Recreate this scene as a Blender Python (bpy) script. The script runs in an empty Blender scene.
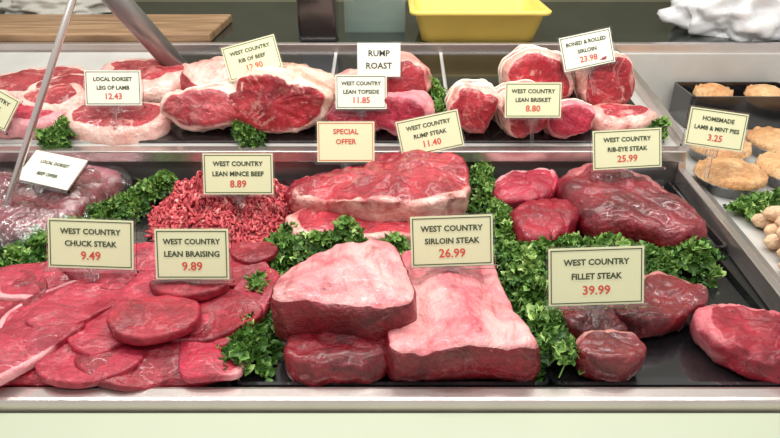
import bpy, bmesh, math, random
from mathutils import Vector, Matrix, noise, Euler
scene=bpy.context.scene
try:
    scene.view_settings.view_transform='Standard'
except Exception: pass
R=random.Random(7)
COL=scene.collection
# ------------------------------------------------------------ materials
def srgb(r,g,b):
    f=lambda c:(c/255/12.92) if c/255<=.04045 else ((c/255+.055)/1.055)**2.4
    return (f(r),f(g),f(b),1)
def newmat(name):
    m=bpy.data.materials.new(name); m.use_nodes=True
    nt=m.node_tree; b=nt.nodes['Principled BSDF']
    return m,nt,b
def simple(name,col,rough=.5,metal=0,coat=0,var=.06,bump=0,bscale=60,alpha=1,trans=0,spec=None):
    m,nt,b=newmat(name)
    b.inputs['Roughness'].default_value=rough; b.inputs['Metallic'].default_value=metal
    b.inputs['Coat Weight'].default_value=coat
    b.inputs['Transmission Weight'].default_value=trans
    b.inputs['Alpha'].default_value=alpha
    if spec is not None: b.inputs['Specular IOR Level'].default_value=spec
    tc=nt.nodes.new('ShaderNodeTexCoord'); n=nt.nodes.new('ShaderNodeTexNoise'); n.inputs['Scale'].default_value=bscale*.2; n.inputs['Detail'].default_value=4
    nt.links.new(tc.outputs['Object'],n.inputs['Vector'])
    r=nt.nodes.new('ShaderNodeValToRGB')
    c=col
    r.color_ramp.elements[0].position=.3; r.color_ramp.elements[1].position=.7
    r.color_ramp.elements[0].color=(c[0]*(1-var),c[1]*(1-var),c[2]*(1-var),1)
    r.color_ramp.elements[1].color=(min(1,c[0]*(1+var)),min(1,c[1]*(1+var)),min(1,c[2]*(1+var)),1)
    nt.links.new(n.outputs['Fac'],r.inputs['Fac']); nt.links.new(r.outputs['Color'],b.inputs['Base Color'])
    if bump:
        n2=nt.nodes.new('ShaderNodeTexNoise'); n2.inputs['Scale'].default_value=bscale; n2.inputs['Detail'].default_value=5
        nt.links.new(tc.outputs['Object'],n2.inputs['Vector'])
        bp=nt.nodes.new('ShaderNodeBump'); bp.inputs['Strength'].default_value=bump; bp.inputs['Distance'].default_value=.004
        nt.links.new(n2.outputs['Fac'],bp.inputs['Height']); nt.links.new(bp.outputs['Normal'],b.inputs['Normal'])
    return m
def meatmat(name,dark,bright,fat1,fat2,marble=.5,mscale=18,grain=(25,60,25),rough=.3,rot=0,capw=.12,mwidth=.03,capn=.9,capf=22,coat=.45,sss=.05,bump=.8,fatpos=(.36,.64),veins=0,ovar=.12):
    m,nt,b=newmat(name); N=nt.nodes; L=nt.links
    tc=N.new('ShaderNodeTexCoord')
    def noi(scale,detail=4,dist=0,rough_=.5,vec=None):
        n=N.new('ShaderNodeTexNoise'); n.inputs['Scale'].default_value=scale; n.inputs['Detail'].default_value=detail; n.inputs['Distortion'].default_value=dist; n.inputs['Roughness'].default_value=rough_
        L.new(vec or tc.outputs['Object'],n.inputs['Vector']); return n.outputs['Fac']
    def mrange(src,a,b_,c=0,d=1):
        n=N.new('ShaderNodeMapRange'); n.inputs[1].default_value=a; n.inputs[2].default_value=b_; n.inputs[3].default_value=c; n.inputs[4].default_value=d; L.new(src,n.inputs[0]); return n.outputs[0]
    def math_(op,a,b_):
        n=N.new('ShaderNodeMath'); n.operation=op
        for i,x in enumerate((a,b_)):
            if isinstance(x,(int,float)): n.inputs[i].default_value=x
            elif x is not None: L.new(x,n.inputs[i])
        return n.outputs[0]
    def ramp(src,p0,c0,p1,c1):
        r=N.new('ShaderNodeValToRGB'); r.color_ramp.elements[0].position=p0; r.color_ramp.elements[1].position=p1
        r.color_ramp.elements[0].color=srgb(*c0); r.color_ramp.elements[1].color=srgb(*c1); L.new(src,r.inputs[0]); return r.outputs[0]
    def mix(f,a,b_):
        n=N.new('ShaderNodeMixRGB'); L.new(f,n.inputs[0]); L.new(a,n.inputs[1]); L.new(b_,n.inputs[2]); return n.outputs[0]
    lean=ramp(noi(13,8,.3,.62),.36,dark,.64,bright)
    mp=N.new('ShaderNodeMapping'); mp.inputs['Scale'].default_value=grain; mp.inputs['Rotation'].default_value=(.3,.2,rot); L.new(tc.outputs['Object'],mp.inputs['Vector'])
    g=noi(3.2,6,.7,.6,mp.outputs['Vector'])
    oi=N.new('ShaderNodeObjectInfo')
    val=math_('MULTIPLY',mrange(g,.3,.7,.62,1.28),mrange(oi.outputs['Random'],0,1,1-ovar,1+ovar))
    hs=N.new('ShaderNodeHueSaturation'); L.new(val,hs.inputs['Value']); L.new(lean,hs.inputs['Color'])
    ln=math_('ABSOLUTE',math_('SUBTRACT',noi(mscale,7,.9,.6),.5),None)
    line=mrange(ln,0,mwidth,1,0)
    patch=mrange(noi(9,3),.42,.62,0,marble)
    fl=mrange(noi(mscale*5,3,.5),.64,.72,0,marble*.9)
    mfac=math_('MAXIMUM',math_('MULTIPLY',line,patch),fl)
    fat=ramp(noi(11,7,.8,.6),fatpos[0],fat1,fatpos[1],fat2)
    c1=mix(mfac,hs.outputs['Color'],fat)
    capcol=fat
    if veins:
        mv=N.new('ShaderNodeMapping'); mv.inputs['Scale'].default_value=(14,4,14); L.new(tc.outputs['Object'],mv.inputs['Vector'])
        vn=mrange(noi(1.6,7,1.2,.65,mv.outputs['Vector']),.52,.70,0,veins)
        capcol=mix(vn,fat,hs.outputs['Color'])
    at=N.new('ShaderNodeAttribute'); at.attribute_name='cap'
    cs=math_('ADD',at.outputs['Fac'],math_('MULTIPLY',math_('SUBTRACT',noi(capf,6,.4,.6),.5),capn))
    c2=mix(mrange(cs,.5-capw,.5+capw),c1,capcol)
    L.new(c2,b.inputs['Base Color'])
    h=math_('ADD',math_('MULTIPLY',noi(28,8,.3,.65),1.6),math_('ADD',noi(90,5),math_('MULTIPLY',g,.9)))
    bp=N.new('ShaderNodeBump'); bp.inputs['Strength'].default_value=bump; bp.inputs['Distance'].default_value=.004
    L.new(h,bp.inputs['Height']); L.new(bp.outputs['Normal'],b.inputs['Normal'])
    L.new(mrange(noi(20,4),.35,.65,rough-.1,rough+.16),b.inputs['Roughness'])
    b.inputs['Subsurface Weight'].default_value=sss; b.inputs['Subsurface Radius'].default_value=(.02,.006,.004); b.inputs['Subsurface Scale'].default_value=.4
    b.inputs['Coat Weight'].default_value=coat; b.inputs['Coat Roughness'].default_value=.1
    return m
def tintmat(name,cols,rough=.5,attr='tint',sss=0,bump=0):
    m,nt,b=newmat(name)
    at=nt.nodes.new('ShaderNodeAttribute'); at.attribute_name=attr
    r=nt.nodes.new('ShaderNodeValToRGB'); cr=r.color_ramp
    while len(cr.elements)<len(cols): cr.elements.new(.5)
    for i,(p,c) in enumerate(cols): cr.elements[i].position=p; cr.elements[i].color=srgb(*c)
    nt.links.new(at.outputs['Fac'],r.inputs['Fac']); nt.links.new(r.outputs['Color'],b.inputs['Base Color'])
    b.inputs['Roughness'].default_value=rough
    b.inputs['Subsurface Weight'].default_value=sss; b.inputs['Subsurface Radius'].default_value=(.01,.004,.003); b.inputs['Subsurface Scale'].default_value=.4
    return m
M_sir=meatmat('sirloin_meat',(84,4,16),(140,16,32),(204,98,110),(242,178,176),marble=.22,mscale=12,mwidth=.012,capn=.35,sss=.03,grain=(40,20,60),veins=.7,coat=.3,ovar=.04)
M_sirl=meatmat('sirloin_lean_meat',(96,6,20),(156,24,42),(206,96,112),(236,160,164),marble=.25,mscale=12,mwidth=.012,capn=.5,sss=.03)
M_lean=meatmat('lean_beef',(140,22,44),(192,54,76),(206,112,124),(230,166,168),marble=.45,mscale=7,mwidth=.009,coat=.15,rough=.38,bump=.6,ovar=.15)
M_brz=meatmat('braising_beef',(112,10,28),(162,30,50),(196,92,106),(222,150,152),marble=.3,mscale=9,mwidth=.010,coat=.15,rough=.36,bump=.6,ovar=.15)
M_dark=meatmat('dark_fillet_beef',(80,8,18),(134,26,36),(166,80,80),(206,150,142),marble=.45,mscale=18,mwidth=.02)
M_rump=meatmat('rump_beef',(130,16,34),(190,54,68),(210,120,114),(238,196,184),marble=.4,mscale=7,mwidth=.015,capn=1.3,capf=16)
M_rib=meatmat('rib_beef',(126,14,28),(184,48,56),(228,172,150),(250,226,208),marble=.8,mscale=10,mwidth=.03,capn=.9,veins=.4)
M_ribeye=meatmat('ribeye_beef',(92,8,22),(146,26,44),(190,104,108),(224,156,154),marble=.5,mscale=13,mwidth=.016)
M_lamb=meatmat('lamb_meat',(150,34,46),(198,76,82),(228,166,156),(246,214,202),marble=.5,mscale=8,mwidth=.03,veins=.4)
M_pinkroll=meatmat('brisket_roll_meat',(136,18,32),(190,48,60),(220,134,126),(248,212,198),marble=.65,mscale=9,mwidth=.03,capn=1.4,capf=14,veins=.6)
M_vac=meatmat('packed_beef',(92,20,40),(146,44,64),(180,100,116),(208,140,150),marble=.4,mscale=7,mwidth=.03,rough=.16,coat=1,bump=1)
M_string=simple('butchers_string',srgb(235,225,205),.8)
M_steel=simple('brushed_steel',srgb(214,204,200),.25,metal=.85,var=.05)
M_steeld=simple('grey_steel',srgb(150,148,146),.35,metal=.7)
M_black=simple('black_tray_plastic',srgb(26,26,29),.18,var=.2,spec=.9,coat=.6)
M_bed=simple('dark_counter_bed',srgb(30,30,30),.4)
M_green=simple('pale_green_panel',srgb(172,180,158),.4,var=.01)
M_pale=simple('pale_grey_liner',srgb(196,194,190),.35,metal=.1)
M_work=simple('dark_worktop',srgb(40,46,42),.15,var=.2)
M_wall=simple('olive_wall_paint',srgb(122,120,96),.6)
M_floor=simple('floor_tile',srgb(120,115,110),.5)
M_card=simple('cream_card',srgb(220,219,180),.5,var=.02)
M_cardw=simple('white_card',srgb(230,228,212),.5,var=.02)
M_cgreen=simple('card_green_ink',srgb(54,66,42),.6)
M_cblack=simple('card_black_ink',srgb(30,30,34),.6)
M_cred=simple('card_red_ink',srgb(202,74,58),.6)
M_acr=simple('clear_acrylic',(1,1,1,1),.04,trans=1,var=0)
M_yel=simple('yellow_plastic',srgb(246,218,110),.4,var=.03)
M_bag=simple('white_polythene',srgb(226,226,228),.3,bump=.5,bscale=30,var=.05)
M_towel=simple('grey_towel',srgb(180,178,170),.9,bump=.4)
M_foil=simple('pie_foil',srgb(200,200,200),.25,metal=.9)
M_crust=meatmat('pastry_crust',(204,144,92),(234,192,142),(218,158,98),(242,210,164),marble=.3,mscale=16,mwidth=.05,rough=.5,coat=0)
M_saus=meatmat('sausage_roll_pastry',(214,168,128),(240,208,174),(234,196,158),(248,226,198),marble=.4,mscale=16,mwidth=.05,rough=.5,coat=0)
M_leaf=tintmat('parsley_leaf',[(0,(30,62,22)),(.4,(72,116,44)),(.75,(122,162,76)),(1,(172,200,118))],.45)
M_mince=tintmat('minced_beef_strand',[(0,(132,28,42)),(.5,(188,64,74)),(.82,(212,104,104)),(1,(238,194,182))],.4,sss=.05)
def glassmat(refl,name,rough=.25,bump=0):
    m,nt,b=newmat(name); N=nt.nodes; L=nt.links
    t=N.new('ShaderNodeBsdfTransparent'); t.inputs[0].default_value=(.97,.98,.98,1)
    g=N.new('ShaderNodeBsdfGlossy'); g.inputs['Roughness'].default_value=rough
    mx=N.new('ShaderNodeMixShader'); mx.inputs[0].default_value=refl; L.new(t.outputs[0],mx.inputs[1]); L.new(g.outputs[0],mx.inputs[2])
    if bump:
        tc=N.new('ShaderNodeTexCoord'); n=N.new('ShaderNodeTexNoise'); n.inputs['Scale'].default_value=22; n.inputs['Detail'].default_value=4; n.inputs['Distortion'].default_value=2
        bp=N.new('ShaderNodeBump'); bp.inputs['Strength'].default_value=1; bp.inputs['Distance'].default_value=.01
        L.new(tc.outputs['Object'],n.inputs['Vector']); L.new(n.outputs['Fac'],bp.inputs['Height']); L.new(bp.outputs['Normal'],g.inputs['Normal'])
    L.new(mx.outputs[0],N['Material Output'].inputs[0]); return m
M_film=glassmat(.18,'clear_wrap_film',.12,1)
def woodmat():
    m,nt,b=newmat('board_wood')
    tc=nt.nodes.new('ShaderNodeTexCoord'); mp=nt.nodes.new('ShaderNodeMapping'); mp.inputs['Scale'].default_value=(1.5,22,10)
    n=nt.nodes.new('ShaderNodeTexNoise'); n.inputs['Scale'].default_value=3; n.inputs['Detail'].default_value=6
    r=nt.nodes.new('ShaderNodeValToRGB'); r.color_ramp.elements[0].position=.35; r.color_ramp.elements[1].position=.7
    r.color_ramp.elements[0].color=srgb(128,98,72); r.color_ramp.elements[1].color=srgb(186,150,116)
    nt.links.new(tc.outputs['Object'],mp.inputs[0]); nt.links.new(mp.outputs[0],n.inputs['Vector']); nt.links.new(n.outputs['Fac'],r.inputs[0]); nt.links.new(r.outputs[0],b.inputs['Base Color'])
    b.inputs['Roughness'].default_value=.5
    return m
M_wood=woodmat()
# ------------------------------------------------------------ mesh helpers
def mk(name,verts,faces,mats,midx=None,attrs=None,smooth=True,parent=None):
    me=bpy.data.meshes.new(name); me.from_pydata(verts,[],faces)
    for m in (mats if isinstance(mats,(list,tuple)) else [mats]): me.materials.append(m)
    if midx: me.polygons.foreach_set('material_index',midx)
    if smooth is True: me.polygons.foreach_set('use_smooth',[True]*len(faces))
    if attrs:
        for k,v in attrs.items():
            a=me.attributes.new(k,'FLOAT','POINT'); a.data.foreach_set('value',v)
    me.update()
    o=bpy.data.objects.new(name,me); COL.objects.link(o)
    if parent: o.parent=parent
    return o
def boxv(x0,x1,y0,y1,z0,z1):
    v=[(x0,y0,z0),(x1,y0,z0),(x1,y1,z0),(x0,y1,z0),(x0,y0,z1),(x1,y0,z1),(x1,y1,z1),(x0,y1,z1)]
    f=[(0,3,2,1),(4,5,6,7),(0,1,5,4),(1,2,6,5),(2,3,7,6),(3,0,4,7)]
    return v,f
def box(name,x0,x1,y0,y1,z0,z1,mat,bevel=.003,parent=None):
    v,f=boxv(x0,x1,y0,y1,z0,z1)
    o=mk(name,v,f,mat,smooth=False,parent=parent)
    if bevel:
        b=o.modifiers.new('bev','BEVEL'); b.width=bevel; b.segments=3
    return o
def upz(y): return .08+(y-.72)*.208
def catm(pts,n):
    P=[Vector((a/1000,b/1000)) for a,b in pts]; m=len(P); out=[]
    for i in range(m):
        p0,p1,p2,p3=P[i-1],P[i],P[(i+1)%m],P[(i+2)%m]
        for k in range(16):
            t=k/16
            out.append(.5*((2*p1)+(p2-p0)*t+(2*p0-5*p1+4*p2-p3)*t*t+(3*p1-p0-3*p2+p3)*t**3))
    L=[0]
    for i in range(len(out)): L.append(L[-1]+(out[(i+1)%len(out)]-out[i]).length)
    tot=L[-1]; res=[]; j=0
    for k in range(n):
        d=tot*k/n
        while L[j+1]<d: j+=1
        t=(d-L[j])/max(1e-9,L[j+1]-L[j])
        res.append(out[j].lerp(out[(j+1)%len(out)],t))
    ar=sum(res[i].x*res[(i+1)%n].y-res[(i+1)%n].x*res[i].y for i in range(n))
    if ar<0: res.reverse()
    return res
def ell(cx,cy,rx,ry,seed=0,wob=.1,n=12,rot=0):
    r=random.Random(seed); o=[]
    for i in range(n):
        a=2*math.pi*i/n; k=1+r.uniform(-wob,wob)
        x=rx*k*math.cos(a); y=ry*k*math.sin(a)
        o.append((cx+x*math.cos(rot)-y*math.sin(rot),cy+x*math.sin(rot)+y*math.cos(rot)))
    return o
def disp(v,amp,seed,crk=.45):
    s=Vector((seed*3.1,seed*1.7,seed*.9))
    d=noise.noise_vector(v*13+s)*amp+noise.noise_vector(v*42+s)*amp*.42+noise.noise_vector(v*110+s)*amp*.16
    cr=abs(noise.noise(v*17+s*2)); cr=math.exp(-(cr/.07)**2)
    d.z-=cr*amp*crk
    return v+d
def segd(p,a,b):
    ab=b-a; t=max(0,min(1,(p-a).dot(ab)/ab.length_squared)); return (p-(a+ab*t)).length
def meat(name,pts,z0,h,mat,cap='none',dome=.12,amp=.007,seed=0,edge=.45,slope=(0,0),up=False,grooves=(),N=96,parent=None,fdir=None,wave=0,crk=.45):
    P=catm(pts,N); c=sum(P,Vector((0,0)))/N
    r=edge*h
    rings=[(.9*r if edge<.8 else 1.1*r,0,0),(.35*r,.06*h,0),(.05*r,.22*h,0),(0,.42*h,0),(0,max(.5*h,h-r)*.97,0.0)]
    for k in range(1,6):
        a=k/5*math.pi/2
        rings.append((r*(1-math.cos(a)),h-r+r*math.sin(a),k/5))
    verts=[];cv=[];faces=[]
    sd=Vector((seed*1.3,seed*2.1,0))
    def side(p):
        if fdir is None: return 1
        a=math.atan2(p.y-c.y,p.x-c.x)-math.radians(fdir); return max(0,min(1,.5+1.2*math.cos(a)))
    def add(p,z,cval,mv=1):
        v=Vector((p.x,p.y,z))
        g=0
        for (gx0,gy0,gx1,gy1,gd,gw) in grooves:
            if z>.5*h: g+=gd*math.exp(-(segd(p,Vector((gx0,gy0))/1000,Vector((gx1,gy1))/1000)/gw)**2)
        v.z-=g
        if mv: v=disp(v,amp,seed,crk)
        v.z+=z0+slope[0]*(p.x-c.x)+slope[1]*(p.y-c.y)
        if wave: v.z+=wave*noise.noise(Vector((p.x*16,p.y*16,0))+sd)
        if up: v.z+=upz(v.y)
        verts.append(v); cv.append(cval)
    for ri,(ins,z,k) in enumerate(rings):
        for p in P:
            d=c-p; L=d.length; q=p+d/L*min(ins,L*.5)
            cval={'top':1 if k>.5 else 0,'rim':(1 if k<.95 else .8)*side(p),'none':0,'side':.6*side(p)}[cap]
            add(q,z,cval,0 if ri==0 else 1)
    IN=14
    for t in range(1,IN):
        u=t/IN
        for p in P:
            d=c-p; L=d.length; q=p+d/L*min(r,L*.5); q=q.lerp(c,u)
            cval={'top':1,'rim':(.7*side(p) if t==1 else 0),'none':0,'side':0}[cap]
            add(q,h*(1+dome*(1-(1-u)**2)),cval)
    nr=len(rings)+IN-1
    for i in range(nr-1):
        for j in range(N):
            faces.append((i*N+j,i*N+(j+1)%N,(i+1)*N+(j+1)%N,(i+1)*N+j))
    add(c,h*(1+dome),{'top':1,'rim':0,'none':0,'side':0}[cap]); ti=len(verts)-1
    for j in range(N): faces.append(((nr-1)*N+j,(nr-1)*N+(j+1)%N,ti))
    faces.append(tuple(range(N-1,-1,-1)))
    return mk(name,verts,faces,mat,attrs={'cap':cv},parent=parent)
def roll(name,cx,cy,rx,rz,ln,mat,yaw=0,pitch=12,up=True,z0=.006,seed=0,strings=0,ring=.86,amp=.008,N=72,irr=.13):
    prof=[(0,0,0),(.15,0,0),(.3,0,0),(.45,0,0),(.6,.0,0),(.75,0.001,0),(ring,.004,.35),(.93,.01,.9),(.985,.02,1),(1,.034,1)]
    for k in range(1,13): prof.append((1+.05*math.sin(k*.8+seed),.034+(ln-.064)*k/12,1))
    prof+=[(.9,ln-.01,1),(.6,ln,1),(.25,ln,1)]
    verts=[];cv=[];faces=[]
    Rm=Matrix.Rotation(math.radians(yaw),4,'Z')@Matrix.Rotation(math.radians(-pitch),4,'X')
    zb=rz*.95+z0+(upz(cy) if up else 0)
    def pt(a,r,y,off=0):
        kk=1+irr*noise.noise(Vector((math.cos(a)*1.2+seed*5,math.sin(a)*1.2,y*6)))*2
        x=math.cos(a)*(rx*r*kk+off); z=math.sin(a)*(rz*r*kk+off)
        v=Vector((x,y-ln/2,z)); v=disp(v,amp,seed)
        return Rm@v+Vector((cx,cy,zb))
    verts.append(pt(0,0,0)); cv.append(0)
    for (r,y,c) in prof[1:]:
        for j in range(N): verts.append(pt(2*math.pi*j/N,r,y)); cv.append(c)
    nr=len(prof)-1
    for j in range(N): faces.append((0,1+j,1+(j+1)%N))
    for i in range(nr-1):
        for j in range(N):
            a=1+i*N+j; b=1+i*N+(j+1)%N; faces.append((a,a+N,b+N,b))
    faces.append(tuple(1+(nr-1)*N+j for j in range(N)))
    mi=[0]*len(faces)
    for s in range(strings):
        y=.03+(ln-.06)*(s+.5)/strings; base=len(verts)
        for j in range(N):
            a=2*math.pi*j/N
            for (oo,yy) in ((.0,-.0018),(.004,0),(.0,.0018)):
                verts.append(pt(a,1.01,y+yy,oo)); cv.append(0)
        for j in range(N):
            for k in range(2):
                a=base+j*3+k; b=base+((j+1)%N)*3+k; faces.append((a,a+1,b+1,b)); mi.append(1)
    o=mk(name,verts,faces,[mat,M_string],midx=mi,attrs={'cap':cv})
    bm=bmesh.new(); bm.from_mesh(o.data); bmesh.ops.recalc_face_normals(bm,faces=bm.faces); bm.to_mesh(o.data); bm.free()
    return o
# ------------------------------------------------------------ parsley
def parsley(name,path,width,z0,hh,count,seed,up=False,size=.015):
    r=random.Random(seed); V=[];F=[];T=[]
    P=[Vector((a/1000,b/1000)) for a,b in path]
    seg=[(P[i+1]-P[i]).length for i in range(len(P)-1)]; tot=sum(seg)
    for c in range(count):
        d=r.uniform(0,tot); i=0
        while i<len(seg)-1 and d>seg[i]: d-=seg[i]; i+=1
        t=min(1,d/seg[i]); b=P[i].lerp(P[i+1],t); dr=(P[i+1]-P[i]).normalized(); nn=Vector((-dr.y,dr.x))
        w=max(-1.15,min(1.15,r.gauss(0,.5)))
        pos=b+nn*w*width/2+dr*r.uniform(-.01,.01)
        lump=.75+.7*noise.noise(Vector((pos.x*18,pos.y*18,seed)))
        z=z0+hh*max(0.08,(1-min(1,abs(w))**2))*lump*r.uniform(.5,1.08)
        if up: z+=upz(pos.y)
        out=Vector((nn.x*w,nn.y*w,.7))+Vector((r.uniform(-.9,.9),r.uniform(-1.,.6),r.uniform(-.3,.6)))
        q=out.to_track_quat('Z','Y').to_matrix()@Matrix.Rotation(r.uniform(0,6.28),3,'Z')
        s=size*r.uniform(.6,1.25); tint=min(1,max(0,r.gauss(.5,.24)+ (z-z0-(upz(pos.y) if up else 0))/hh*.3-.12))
        K=18; base=len(V); ph=r.uniform(0,6)
        lob=r.choice((3,4,5))
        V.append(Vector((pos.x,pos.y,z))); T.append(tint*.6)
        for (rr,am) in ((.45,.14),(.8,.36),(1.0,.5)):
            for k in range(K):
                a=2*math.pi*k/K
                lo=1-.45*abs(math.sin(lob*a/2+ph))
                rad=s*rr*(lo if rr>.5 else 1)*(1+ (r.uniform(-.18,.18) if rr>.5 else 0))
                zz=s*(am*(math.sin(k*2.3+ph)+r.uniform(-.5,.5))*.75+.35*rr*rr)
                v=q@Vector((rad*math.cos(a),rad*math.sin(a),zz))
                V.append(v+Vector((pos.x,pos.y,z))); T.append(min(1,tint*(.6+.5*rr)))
        for k in range(K): F.append((base,base+1+k,base+1+(k+1)%K))
        for g in range(2):
            for k in range(K):
                a=base+1+g*K+k; b2=base+1+g*K+(k+1)%K; F.append((a,a+K,b2+K,b2))
        if c%4==0:
            e=Vector((pos.x,pos.y,z)); f=e+Vector((r.uniform(-.02,.02),r.uniform(-.02,.02),-.025)); b3=len(V); w3=Vector((.0012,0,0)); w4=Vector((0,.0012,0))
            for p in (e,f):
                for o3 in (w3,w4,-w3,-w4): V.append(p+o3); T.append(.8)
            for k in range(4): F.append((b3+k,b3+(k+1)%4,b3+4+(k+1)%4,b3+4+k))
    return mk(name,V,F,M_leaf,attrs={'tint':T})
# ------------------------------------------------------------ price cards
def textmesh(body,size,off=0.0):
    cu=bpy.data.curves.new('t','FONT'); cu.body=body; cu.size=size; cu.align_x='CENTER'; cu.align_y='CENTER'; cu.offset=off; cu.resolution_u=2
    o=bpy.data.objects.new('t',cu); COL.objects.link(o)
    dg=bpy.context.evaluated_depsgraph_get(); me=bpy.data.meshes.new_from_object(o.evaluated_get(dg))
    v=[tuple(x.co) for x in me.vertices]; f=[tuple(p.vertices) for p in me.polygons]
    bpy.data.objects.remove(o); bpy.data.meshes.remove(me); bpy.data.curves.remove(cu)
    return v,f
def card(x,y,z,lines,w=.135,h=.083,roll_=0,tilt=24,yaw=0,stem=.07,mat=None,ink=None,redlast=True,border=True,name='price_card',sizes=None):
    V=[];F=[];MI=[]
    mats=[mat or M_card, ink or M_cgreen, M_cred, M_acr]
    def addb(x0,x1,y0,y1,z0,z1,m):
        v,f=boxv(x0,x1,y0,y1,z0,z1); b=len(V); V.extend(v); F.extend([tuple(i+b for i in q) for q in f]); MI.extend([m]*6)
    addb(-w/2,w/2,-.001,.001,-h/2,h/2,0)
    addb(-w/2-.004,w/2+.004,.0012,.0035,-h/2-.003,h/2+.003,3)
    addb(-w/2-.007,w/2+.007,-.004,.004,-h/2-.006,-h/2-.0008,3)
    addb(-.004,.004,.001,.005,-h/2-stem,-h/2-.004,3)
    addb(-.012,.012,-.002,.004,-h/2-.018,-h/2-.004,3)
    if border:
        e=.003; t=.0014; X=w/2-e; Z=h/2-e
        for (a,b,c,d) in ((-X,X,Z-t,Z),(-X,X,-Z,-Z+t),(-X,-X+t,-Z,Z),(X-t,X,-Z,Z)): addb(a,b,-.0015,-.0009,c,d,1)
    n=len(lines)
    if sizes is None: sizes=[.0148]*(n-1)+[.0225] if redlast else [.02]*n
    gap=h*.74/n
    for i,l in enumerate(lines):
        if not l: continue
        v,f=textmesh(l,sizes[i],.0004)
        zc=h/2-h*.13-gap*(i+.5)
        wd=max(p[0] for p in v)-min(p[0] for p in v); sc=min(.88,(w*.78)/wd); sz=max(sc,.85)
        b=len(V); V.extend([(p[0]*sc,-.0018,p[1]*sz+zc) for p in v]); F.extend([tuple(k+b for k in q) for q in f])
        MI.extend([2 if (redlast and i==n-1) else 1]*len(f))
    o=mk(name,V,F,mats,midx=MI,smooth=False)
    o.matrix_world=Matrix.Translation((x,y,z))@Matrix.Rotation(math.radians(yaw),4,'Z')@Matrix.Rotation(math.radians(-tilt),4,'X')@Matrix.Rotation(math.radians(-roll_),4,'Y')
    return o
# ------------------------------------------------------------ counter
E=bpy.data.objects.new('display_counter',None); COL.objects.link(E)
box('bed',-1.5,.66,-.005,.70,-.06,-.008,M_bed,parent=E)
box('front_rail',-1.6,1.6,-.034,.0,-.03,.012,M_steel,.009,parent=E)
box('front_ledge',-1.6,1.6,-.14,-.036,-.05,-.004,M_green,.006,parent=E)
box('front_panel',-1.6,1.6,-.13,-.055,-.85,-.04,M_green,.004,parent=E)
box('plinth',-1.6,1.6,-.04,1.2,-.9,-.06,M_bed,0,parent=E)
def prism(name,poly,z0,z1,mat,parent=E,bev=.002):
    n=len(poly)
    v=[(a,b,z0) for a,b in poly]+[(a,b,z1) for a,b in poly]
    f=[tuple(range(n-1,-1,-1)),tuple(range(n,2*n))]+[(i,(i+1)%n,n+(i+1)%n,n+i) for i in range(n)]
    o=mk(name,v,f,mat,smooth=False,parent=parent)
    if bev:
        b=o.modifiers.new('b','BEVEL'); b.width=bev; b.segments=2
    return o
prism('divider_strip',[(.655,0),(.672,0),(.706,.40),(.728,.70),(.708,.70),(.688,.40)],-.01,.03,M_steel)
prism('divider_ledge',[(.672,0),(.70,0),(.735,.40),(.757,.70),(.728,.70),(.706,.40)],-.01,.012,M_steeld)
def quadstrip(name,pts,w,t,mat):
    V=[];F=[]
    for (x,y,z) in pts:
        V+=[(x-w/2,y,z-t),(x+w/2,y,z-t),(x+w/2,y,z),(x-w/2,y,z)]
    for i in range(len(pts)-1):
        a=i*4; b=a+4
        for k in range(4): F.append((a+k,a+(k+1)%4,b+(k+1)%4,b+k))
    F.append((0,1,2,3)); q=len(V)-4; F.append((q+3,q+2,q+1,q))
    return mk(name,V,F,mat,smooth=False,parent=E)
quadstrip('divider_riser_strip',[(.718,.70,.03),(.715,.72,.10),(.700,.886,upz(.886)+.03),(.672,1.21,upz(1.2)+.03)],.018,.04,M_steel)
prism('pie_bed',[(.69,0),(1.6,0),(1.6,1.25),(.68,1.25),(.71,.90),(.725,.7),(.70,.4)],-.05,-.002,M_pale)
prism('bed_filler',[(.655,0),(.66,0),(.695,.4),(.72,.70),(.6,.70)],-.06,-.012,M_bed,bev=0)
box('shelf_rail',-1.5,.715,.688,.722,.052,.082,M_steel,.004,parent=E)
box('shelf_riser',-1.5,.71,.705,.72,-.01,.055,M_steeld,0,parent=E)
v=[(-1.5,.715,.0),(.715,.715,.0),(.672,1.22,.0),(-1.5,1.22,.0),(-1.5,.715,.078),(.715,.715,.078),(.672,1.22,.183),(-1.5,1.22,.183)]
_,f=boxv(0,1,0,1,0,1)
mk('upper_shelf',v,f,M_pale,smooth=False,parent=E)
for i,(a,b,a2,b2) in enumerate(((-1.45,-.70,-1.45,-.70),(-.69,-.17,-.69,-.17),(-.16,.15,-.16,.15),(.16,.675,.16,.62))):
    y0,y1=.735,1.2; z0,z1=upz(y0),upz(y1); t=.006
    vv=[(a,y0,z0),(b,y0,z0),(b2,y1,z1),(a2,y1,z1),(a,y0,z0+t),(b,y0,z0+t),(b2,y1,z1+t),(a2,y1,z1+t)]
    mk('shelf_tray_%d'%i,vv,f,M_black if i!=0 else M_pale,smooth=False,parent=E)
box('back_rail',-1.6,1.6,1.215,1.24,.175,.208,M_steel,.004,parent=E)
box('worktop',-1.6,1.6,1.235,1.95,.14,.2,M_work,.003,parent=E)
box('back_liner',.66,1.6,1.2,1.215,-.05,.18,M_pale,0,parent=E)
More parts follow.
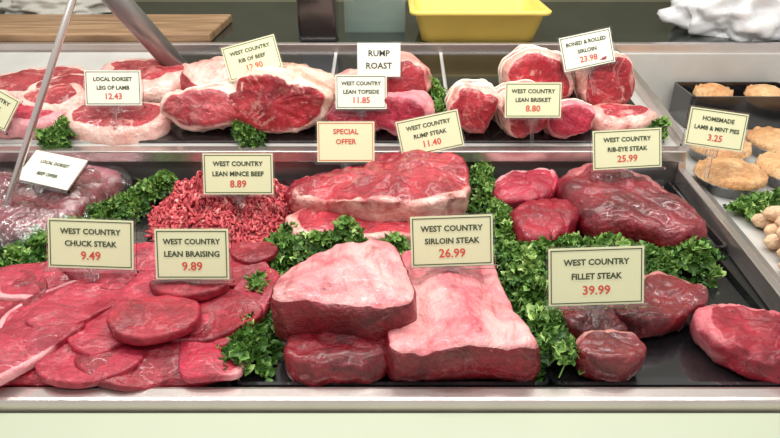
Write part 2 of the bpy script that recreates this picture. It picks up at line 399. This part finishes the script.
def tray(name,x0,x1,y0,y1,z=-.008,d=.016,mat=M_black,parent=E,z2=None):
    cor=.012; V=[];F=[]
    zb=(z+.004) if z2 is None else z2
    def rr(ins,zz):
        b=len(V)
        for (cx,cy,a0) in ((x1-cor,y1-cor,0),(x0+cor,y1-cor,90),(x0+cor,y0+cor,180),(x1-cor,y0+cor,270)):
            for k in range(5):
                a=math.radians(a0+k*22.5); V.append((cx+(cor-ins)*math.cos(a),cy+(cor-ins)*math.sin(a),zz))
        return b
    B=[rr(0,z),rr(-.003,z+d),rr(.003,z+d),rr(.008,zb)]
    for i in range(3):
        for j in range(20): F.append((B[i]+j,B[i]+(j+1)%20,B[i+1]+(j+1)%20,B[i+1]+j))
    F.append(tuple(B[3]+j for j in range(20)))
    return mk(name,V,F,mat,smooth=False,parent=parent)
tray('tray_braising',-.665,-.235,.006,.37); tray('tray_sirloin',-.228,.235,.006,.37); tray('tray_fillet',.242,.645,.006,.37)
tray('tray_chuck_left',-1.12,-.672,.006,.37)
tray('tray_mince',-.56,-.215,.38,.685); tray('tray_rump',-.208,.20,.38,.685); tray('tray_ribeye',.207,.68,.38,.685); tray('tray_packs',-1.12,-.567,.38,.685)
tray('plastic_crate',.88,1.2,1.04,1.18,-.0,.10,parent=None,z2=.01)
# ------------------------------------------------------------ lower tier meats
meat('sirloin_joint',[(14,258),(50,282),(100,272),(161,268),(186,213),(196,118),(209,35),(214,8),(150,10),(71,4),(4,14),(-6,60),(8,118)],0,.075,M_sir,cap='top',dome=.10,amp=.009,seed=3,edge=.2,grooves=[(45,262,52,0,.010,.012),(150,255,170,0,.008,.014),(100,180,110,0,-.006,.03)],N=140,crk=.25)
meat('sirloin_joint',[(-140,184),(-105,218),(-50,228),(5,212),(28,150),(40,90),(34,62),(-20,52),(-80,66),(-170,72),(-180,110)],.032,.086,M_sir,cap='top',dome=.14,amp=.010,seed=9,edge=.2,N=140,grooves=[(-110,210,-90,60,.005,.015)],crk=.2,slope=(0,.05))
meat('sirloin_joint',[(-165,99),(-157,205),(17,205),(12,76),(-5,22),(-80,2),(-149,24)],0,.050,M_sirl,cap='none',dome=.02,amp=.010,seed=12,edge=.35,N=110)
meat('rib_eye_joint',[(383,587),(470,653),(568,598),(625,380),(569,335),(486,365),(413,386),(375,466)],0,.08,M_ribeye,cap='side',fdir=60,dome=.15,amp=.011,seed=5,edge=.45,grooves=[(420,600,580,380,.012,.015),(400,500,540,360,.008,.012)],N=120)
meat('rump_steak',[(243,610),(312,664),(390,645),(381,567),(326,518),(240,528)],0,.055,M_lean,cap='side',fdir=90,dome=.1,amp=.012,seed=21,edge=.3)
meat('rump_steak',[(261,459),(333,500),(386,459),(373,389),(307,348),(247,361)],0,.06,M_brz,cap='none',dome=.1,amp=.012,seed=22,edge=.3)
meat('rump_joint',[(-210,480),(-150,560),(-50,610),(68,625),(150,607),(166,510),(155,420),(97,395),(-19,405),(-110,430)],.045,.055,M_rump,cap='side',fdir=270,dome=.35,amp=.014,seed=31,edge=.2,grooves=[(-150,500,150,520,.014,.012),(-80,570,150,570,.010,.012),(-20,600,60,420,.006,.015)],N=140,slope=(.1,0))
meat('rump_joint',[(-216,435),(-149,487),(-21,487),(137,465),(120,375),(0,345),(-110,335),(-190,367)],0,.05,M_rump,cap='rim',fdir=250,dome=.05,amp=.01,seed=32,edge=.2,N=110)
meat('rump_steak',[(-230,500),(-200,600),(-120,655),(-20,670),(20,600),(-60,540)],.01,.05,M_brz,cap='rim',fdir=90,dome=.2,amp=.01,seed=33,edge=.3)
VP=[(-950,580),(-803,668),(-651,655),(-635,524),(-690,405),(-790,380)]
meat('vacuum_packed_beef',VP,0,.055,M_vac,cap='rim',fdir=120,dome=.2,amp=.014,seed=41,edge=.5)
meat('plastic_wrap',[(-975,590),(-803,680),(-630,668),(-615,524),(-680,385),(-800,362)],0,.062,M_film,dome=.25,amp=.016,seed=41,edge=.7)
meat('vacuum_packed_beef',[(-1110,540),(-980,672),(-960,560),(-900,400),(-1000,390)],0,.05,M_vac,dome=.2,amp=.014,seed=42,edge=.5)
meat('fillet_steak',[(280,150),(341,182),(378,144),(370,94),(293,94)],0,.04,M_dark,cap='side',fdir=90,dome=.1,amp=.009,seed=51,edge=.3)
meat('fillet_steak',ell(331,42,50,38,2,.05),0,.055,M_dark,cap='side',fdir=90,dome=.0,amp=.007,seed=52,edge=.2)
meat('fillet_steak',[(383,201),(464,243),(537,207),(525,151),(428,105),(366,120)],0,.05,M_dark,cap='side',fdir=90,dome=.1,amp=.013,seed=53,edge=.3)
meat('fillet_steak',[(503,125),(580,156),(660,112),(660,0),(573,8),(517,36),(496,64)],0,.05,M_brz,cap='side',fdir=120,dome=.1,amp=.013,seed=54,edge=.3)
meat('braising_steak',[(-660,20),(-650,200),(-560,300),(-380,340),(-240,330),(-225,200),(-240,20),(-420,8)],0,.022,M_brz,dome=.6,amp=.006,seed=60,edge=.6)
SL=[(-380,34,84,50,.016,0,0),(-275,66,52,78,.022,.2,1),(-475,66,92,80,.02,-.4,1),(-606,60,76,80,.018,.1,1),(-550,135,95,58,.030,.6,1),
(-650,165,70,64,.03,0,0),(-425,125,52,100,.036,-.5,1),(-325,126,112,66,.032,0,0),(-470,185,60,120,.042,-.8,1),(-590,225,105,52,.036,.35,1),(-326,245,110,54,.04,0,0),(-430,275,105,48,.045,.2,1),(-335,172,64,34,.056,0,0),(-368,92,72,50,.05,.1,0),(-250,290,50,40,.045,0,0),(-530,240,110,44,.05,-.5,1),(-555,50,52,90,.034,-.6,1),(-238,150,38,100,.035,-.2,1)]
for i,(x,y,rx,ry,z,rot,mt) in enumerate(SL):
    k=i in(12,13)
    meat('chuck_steak' if mt else 'braising_steak',ell(x,y,rx,ry,300+i,.04 if k else .2,rot=rot,n=12 if k else 8),z,.018 if k else .014,M_lean if mt else M_brz,cap='rim' if i in(4,9,1,16) else 'none',fdir=R.uniform(0,360),dome=.06,amp=.004,seed=70+i,edge=.3,slope=(R.uniform(-.06,.06),R.uniform(.04,.16)),N=80,wave=.003 if k else .010,crk=.2)
def mince():
    r=random.Random(5); V=[];F=[];T=[]
    cx,cy,rx,ry=-.36,.525,.16,.15
    def hgt(x,y):
        d=((x-cx)/rx)**2+((y-cy)/ry)**2
        return max(.004,.08*(1-d**1.3))*(1+.8*noise.noise(Vector((x*20,y*20,3)))+.3*noise.noise(Vector((x*50,y*50,3)))) if d<1 else .004
    for s in range(4200):
        a=r.uniform(0,6.283); d=math.sqrt(r.uniform(0,1.12)); x=cx+rx*d*math.cos(a); y=cy+ry*d*math.sin(a)
        if y>.68: continue
        th=r.uniform(0,6.28); L=r.randint(3,5); tint=min(1,max(0,r.gauss(.5,.2))); lift=r.uniform(-.005,.005); rad=r.uniform(.0028,.0048)
        pv=r.choice((-1,1))*r.uniform(.2,1.1); vz=0
        for k in range(L):
            z=hgt(x,y)+lift+vz; c=Vector((x,y,z)); b=len(V)
            t=Vector((math.cos(th),math.sin(th),0)); nn=Vector((-t.y,t.x,0)); up=Vector((0,0,1))
            rr=rad*(.6 if k in(0,L-1) else r.uniform(.8,1.2))
            for q in range(5):
                an=2*math.pi*q/5; V.append(c+nn*math.cos(an)*rr+up*math.sin(an)*rr); T.append(min(1,max(0,tint+r.uniform(-.12,.12))))
            if k:
                for q in range(5): F.append((b-5+q,b-5+(q+1)%5,b+(q+1)%5,b+q))
            x+=t.x*.004; y+=t.y*.004; th+=pv+r.uniform(-.5,.5); vz+=r.uniform(-.002,.002)
        F.append(tuple(len(V)-5+q for q in range(5)))
    N=40; b=len(V)
    for i in range(12):
        for j in range(N):
            a=2*math.pi*j/N; x=cx+rx*.98*(i/11)*math.cos(a); y=cy+ry*.98*(i/11)*math.sin(a); V.append(Vector((x,y,max(0,hgt(x,y)-.004)))); T.append(.2)
    for i in range(11):
        for j in range(N): F.append((b+i*N+j,b+(i+1)*N+j,b+(i+1)*N+(j+1)%N,b+i*N+(j+1)%N))
    mk('minced_beef_pile',V,F,M_mince,attrs={'tint':T})
mince()
# ------------------------------------------------------------ upper tier meats
U=lambda *a,**k: meat(*a,up=True,**k)
U('lamb_steak',ell(-960,960,150,90,1,.15),.006,.035,M_lamb,cap='rim',seed=81,edge=.4)
U('lamb_steak',ell(-830,920,120,70,2,.15,rot=.3),.02,.035,M_lamb,cap='rim',seed=82,edge=.4)
U('lamb_steak',ell(-915,790,112,60,3,.15),.006,.045,M_lean,cap='rim',seed=83,edge=.4)
U('lamb_steak',ell(-860,850,90,60,4,.15),.02,.045,M_lamb,cap='rim',seed=84,edge=.4,slope=(0,.1))
U('leg_of_lamb',ell(-669,970,139,85,5,.15),.006,.06,M_lamb,cap='rim',seed=85,edge=.5)
U('lamb_steak',ell(-680,778,132,50,6,.07),.006,.045,M_lamb,cap='rim',seed=86,edge=.3,dome=.1,slope=(0,.35))
roll('rolled_lamb_joint',-.455,.80,.105,.058,.13,M_lamb,pitch=18,seed=87,ring=.8,strings=2,z0=0)
U('lamb_shoulder_joint',ell(-465,950,95,75,8),.006,.08,M_pinkroll,cap='top',seed=88,edge=.5,slope=(0,.15))
roll('rib_of_beef_joint',-.268,.835,.135,.074,.2,M_rib,pitch=8,seed=89,ring=.84,amp=.012,N=96,yaw=-8,z0=-.002,irr=.1)
U('rump_joint',ell(-90,930,75,65,10),.006,.06,M_lamb,cap='top',seed=90,edge=.5)
roll('rump_roast_joint',-.085,.79,.078,.037,.11,M_lean,pitch=16,seed=91)
roll('topside_joint',.03,.94,.075,.055,.14,M_pinkroll,pitch=12,seed=92)
roll('rump_roast_joint',.03,.785,.072,.054,.12,M_lean,yaw=-12,pitch=14,seed=93,ring=.8,z0=0)
roll('brisket_joint',.200,.81,.060,.062,.15,M_pinkroll,pitch=8,seed=94,strings=3,z0=0)
roll('brisket_joint',.325,.80,.070,.056,.14,M_pinkroll,pitch=8,seed=95,strings=3,yaw=8,z0=0)
roll('boned_rolled_joint',.39,.935,.085,.07,.17,M_pinkroll,pitch=8,seed=96,strings=3,yaw=-10,z0=.004)
roll('boned_rolled_joint',.545,.92,.08,.07,.17,M_pinkroll,pitch=8,seed=103,strings=3,yaw=8,z0=.004)
roll('brisket_joint',.435,.775,.060,.044,.1,M_lean,pitch=12,seed=98,strings=1,z0=0)
U('brisket_joint',ell(580,790,90,50,19),.006,.05,M_pinkroll,cap='rim',seed=99,edge=.5)
# ------------------------------------------------------------ parsley
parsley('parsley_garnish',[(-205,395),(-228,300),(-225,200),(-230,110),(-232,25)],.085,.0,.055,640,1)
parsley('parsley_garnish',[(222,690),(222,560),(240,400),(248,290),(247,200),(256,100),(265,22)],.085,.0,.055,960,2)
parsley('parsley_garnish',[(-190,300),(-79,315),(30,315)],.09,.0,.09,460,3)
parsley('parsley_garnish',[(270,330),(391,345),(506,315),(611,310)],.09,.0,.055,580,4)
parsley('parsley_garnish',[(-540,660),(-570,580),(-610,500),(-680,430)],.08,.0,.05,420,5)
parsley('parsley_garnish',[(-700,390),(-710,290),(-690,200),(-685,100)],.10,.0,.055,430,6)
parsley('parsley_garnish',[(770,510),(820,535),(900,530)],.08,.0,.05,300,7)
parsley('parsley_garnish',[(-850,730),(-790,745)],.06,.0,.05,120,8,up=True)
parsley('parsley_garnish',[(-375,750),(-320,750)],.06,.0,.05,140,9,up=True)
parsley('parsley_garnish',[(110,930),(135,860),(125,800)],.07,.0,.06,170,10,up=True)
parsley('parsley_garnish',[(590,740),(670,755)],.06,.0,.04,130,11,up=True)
# ------------------------------------------------------------ pies & rolls
def pie(cx,cy,r,h=.05,seed=0,z=0):
    N=48; V=[];F=[];C=[];MI=[]
    prof=[(0,0,1),(.78,0,1),(.92,.5,1),(1.0,.54,1),(1.0,.58,1),(.99,.6,0),(.95,.84,0),(.86,.86,0),(.7,.98,0),(.4,1.12,0),(.06,1.18,0),(.03,1.08,0)]
    for i,(rr,zz,m) in enumerate(prof[1:]):
        for j in range(N):
            a=2*math.pi*j/N; k=1
            if m and rr<1.1: k=1+.012*(1 if j%2 else -1)
            zo=0
            if .9<rr<.97 and not m: zo=.08*(1 if (j//2)%2 else -.3)
            v=Vector((cx+r*rr*k*math.cos(a),cy+r*rr*k*math.sin(a),z+h*(zz+zo)))
            if not m: v=disp(v,.004,seed,0)
            V.append(v); C.append(1 if rr<.3 else 0)
    n=len(prof)-1
    for i in range(n-1):
        for j in range(N):
            F.append((i*N+j,i*N+(j+1)%N,(i+1)*N+(j+1)%N,(i+1)*N+j)); MI.append(0 if prof[i+2][2]==0 else 1)
    F.append(tuple(range(N-1,-1,-1))); MI.append(1)
    F.append(tuple((n-1)*N+j for j in range(N))); MI.append(0)
    mk('meat_pie',V,F,[M_crust,M_foil],midx=MI,attrs={'cap':C})
for i,(x,y,r) in enumerate([(.815,.66,.08),(.985,.69,.082),(.87,.83,.078),(1.04,.86,.074),(1.20,.90,.08),(1.12,1.10,.055),(1.29,1.1,.07),(.97,1.11,.055),(1.15,.72,.07)]):
    pie(x,y,r,.055,i,z=.05 if y>1.05 and x<1.15 else 0)
def sroll(pts,r,seed):
    P=[Vector(p) for p in pts]; N=20; V=[];F=[];C=[]; K=24
    for i in range(K+1):
        t=i/K; c=P[0]*(1-t)**2+P[1]*2*t*(1-t)+P[2]*t*t; d=((P[1]-P[0])*(1-t)+(P[2]-P[1])*t).normalized(); nn=Vector((-d.y,d.x,0))
        rr=r*min(1,math.sqrt(max(.02,1-(abs(2*t-1))**10)))*(1+.03*math.sin(i*1.7+seed))
        for j in range(N):
            a=2*math.pi*j/N; V.append(disp(c+nn*math.cos(a)*rr+Vector((0,0,1))*math.sin(a)*rr*.85,.003,seed,0)); C.append(0)
    for i in range(K):
        for j in range(N): F.append((i*N+j,(i+1)*N+j,(i+1)*N+(j+1)%N,i*N+(j+1)%N))
    F.append(tuple(range(N))); F.append(tuple(K*N+j for j in range(N-1,-1,-1)))
    return mk('sausage_roll',V,F,M_saus,attrs={'cap':C})
k=0
for row,(y,z,dx) in enumerate([(.27,.018,0),(.312,.018,.012),(.354,.018,.0),(.396,.018,.015),(.438,.018,.005),(.29,.048,.02),(.334,.050,.008),(.376,.048,.02),(.418,.048,.012)]):
    for x in (.735,.945):
        xx=x+(y-.27)*.2+dx; sroll([(xx,y+.03,z),(xx+.10,y+.012,z+.003),(xx+.20,y-.02,z)],.0185,k); k+=1
# ------------------------------------------------------------ price cards
WC='WEST COUNTRY'
card(-.668,.772,.211,['LOCAL DORSET','LEG OF LAMB','12.43'],mat=M_cardw)
card(-.340,.840,.265,[WC,'RIB OF BEEF','12.90'],roll_=15)
card(-.028,.871,.252,['RUMP','ROAST'],w=.108,mat=M_cardw,ink=M_cblack,redlast=False,border=False,sizes=[.024,.024])
card(-.069,.753,.207,[WC,'LEAN TOPSIDE','11.85'],w=.122,h=.08,mat=M_cardw)
card(-.099,.612,.138,['SPECIAL','OFFER',''],w=.128,h=.09,redlast=False,ink=M_cred,sizes=[.018,.018,.02])
card(.090,.627,.151,[WC,'RUMP STEAK','11.40'],roll_=12,w=.142)
card(.331,.700,.205,[WC,'LEAN BRISKET','8.80'],w=.13,h=.08)
card(.486,.850,.282,['BONED & ROLLED','SIRLOIN','23.98'],roll_=12,w=.127,mat=M_cardw)
card(.506,.544,.150,[WC,'RIB-EYE STEAK','25.99'],w=.146,roll_=3)
card(.728,.619,.165,['HOMEMADE','LAMB & MINT PIES','3.25'],w=.13,roll_=-8)
card(-.309,.463,.130,[WC,'LEAN MINCE BEEF','8.89'],w=.142)
card(-.503,.213,.120,[WC,'CHUCK STEAK','9.49'],w=.143,roll_=-2)
card(-.324,.182,.120,[WC,'LEAN BRAISING','9.89'],w=.12)
card(.101,.191,.140,[WC,'SIRLOIN STEAK','26.99'],w=.134,roll_=2)
card(.319,.120,.120,[WC,'FILLET STEAK','39.99'],w=.147,h=.09,roll_=2)
card(-.738,.546,.10,['LOCAL DORSET','BEEF OFFER'],w=.15,h=.08,tilt=60,yaw=-22,mat=M_cardw,redlast=False,border=False,sizes=[.013,.013],stem=.02)
card(-.965,.745,.185,[WC,'LAMB STEAK','10.49'],roll_=-30)
# ------------------------------------------------------------ posts
def rod(name,a,b,r,mat,n=16):
    a=Vector(a); b=Vector(b); d=(b-a).normalized(); q=d.to_track_quat('Z','Y').to_matrix(); V=[];F=[]
    for p,s in ((a,.7),(a+d*.003,1),(b-d*.003,1),(b,.7)):
        for j in range(n):
            t=2*math.pi*j/n; V.append(p+q@Vector((math.cos(t)*r*s,math.sin(t)*r*s,0)))
    for i in range(3):
        for j in range(n): F.append((i*n+j,i*n+(j+1)%n,(i+1)*n+(j+1)%n,(i+1)*n+j))
    F.append(tuple(range(n-1,-1,-1))); F.append(tuple(3*n+j for j in range(n)))
    return mk(name,V,F,mat)
rod('steel_post',(-.58,1.05,.15),(-.71,.825,.51),.03,M_steeld,n=24)
rod('glass_support_rod',(-.82,.42,.0),(-.58,.645,.55),.007,M_steel)
# ------------------------------------------------------------ background
def tub():
    V=[];F=[];N=40
    def rr(hx,hy,z,c=.03):
        b=len(V)
        for (sx,sy,a0) in ((1,1,0),(-1,1,90),(-1,-1,180),(1,-1,270)):
            for k in range(10):
                a=math.radians(a0+k*10); V.append((.275+sx*(hx-c)+c*math.cos(a),1.37+sy*(hy-c)+c*math.sin(a),z))
        return b
    prof=[(.165,.105,.2),(.175,.115,.204),(.198,.130,.286),(.214,.145,.288),(.216,.147,.298),(.207,.138,.302),(.192,.126,.298),(.170,.110,.215),(.16,.10,.21)]
    B=[rr(*p) for p in prof]
    for i in range(len(B)-1):
        for j in range(N): F.append((B[i]+j,B[i]+(j+1)%N,B[i+1]+(j+1)%N,B[i+1]+j))
    F.append(tuple(B[0]+j for j in range(N-1,-1,-1))); F.append(tuple(B[-1]+j for j in range(N)))
    mk('plastic_tub',V,F,M_yel)
tub()
box('chopping_board',-1.5,-.56,1.26,1.56,.2,.228,M_wood,.006)
def blob(name,c,s,mat,amp,seed):
    bm=bmesh.new(); bmesh.ops.create_icosphere(bm,subdivisions=5,radius=1)
    for v in bm.verts:
        n=v.co.copy(); f=1+amp*(noise.noise(n*2+Vector((seed,0,0)))+.6*noise.noise(n*5)+.3*abs(noise.noise(n*11)))
        v.co=Vector((n.x*s[0]*f,n.y*s[1]*f,max(-.75,n.z)*s[2]*f))+Vector(c)
        v.co.z=max(v.co.z,.2)
    me=bpy.data.meshes.new(name); bm.to_mesh(me); bm.free(); me.materials.append(mat)
    me.polygons.foreach_set('use_smooth',[True]*len(me.polygons))
    o=bpy.data.objects.new(name,me); COL.objects.link(o); return o
blob('plastic_bag',(1.16,1.42,.28),(.23,.15,.15),M_bag,.35,3)
blob('folded_towel',(-1.2,1.66,.235),(.22,.09,.06),M_towel,.3,5)
SE=bpy.data.objects.new('knife_block',None); COL.objects.link(SE)
box('body',-.285,-.165,1.26,1.36,.2,.36,M_black,.01,parent=SE)
for i in range(4):
    box('knife_handle_%d'%i,-.272+i*.027,-.256+i*.027,1.29,1.315,.36,.43,M_cblack,.004,parent=SE)
GP=bpy.data.objects.new('glass_panel_stack',None); COL.objects.link(GP)
M_gl2=simple('green_glass_edge',srgb(150,170,160),.08,var=.02,alpha=.35)
for i in range(3):
    box('pane_%d'%i,-.15+i*.012,.05,1.40+i*.02,1.404+i*.02,.2,.36-i*.03,M_gl2,0,parent=GP)
box('wall_back',-2.2,2.2,1.95,2.0,-.9,1.9,M_wall,0)
box('floor',-2.5,2.5,-2.2,2.2,-.95,-.9,M_floor,0)
# ------------------------------------------------------------ light
def area(name,loc,sx,sy,p,rot=(0,0,0),col=(1,.975,.92)):
    l=bpy.data.lights.new(name,'AREA'); l.shape='RECTANGLE'; l.size=sx; l.size_y=sy; l.energy=p; l.color=col
    o=bpy.data.objects.new(name,l); o.location=loc; o.rotation_euler=rot; COL.objects.link(o)
area('counter_strip_light',(0,.42,1.3),2.6,.05,24)
area('shop_ceiling_light',(0,-.9,2.3),3,.3,26,rot=(math.radians(25),0,0))
area('back_ceiling_light',(0,1.3,2.2),3,.3,30)
w=bpy.data.worlds.new('shop_ambient'); scene.world=w; w.use_nodes=True
w.node_tree.nodes['Background'].inputs[0].default_value=(1,.97,.92,1); w.node_tree.nodes['Background'].inputs[1].default_value=.6
cam=bpy.data.cameras.new('camera'); cam.sensor_width=36; cam.lens=600/780*36; cam.clip_start=.01
co=bpy.data.objects.new('camera',cam); co.location=(0,-.64,.661); co.rotation_euler=(math.radians(60),0,0); COL.objects.link(co); scene.camera=co
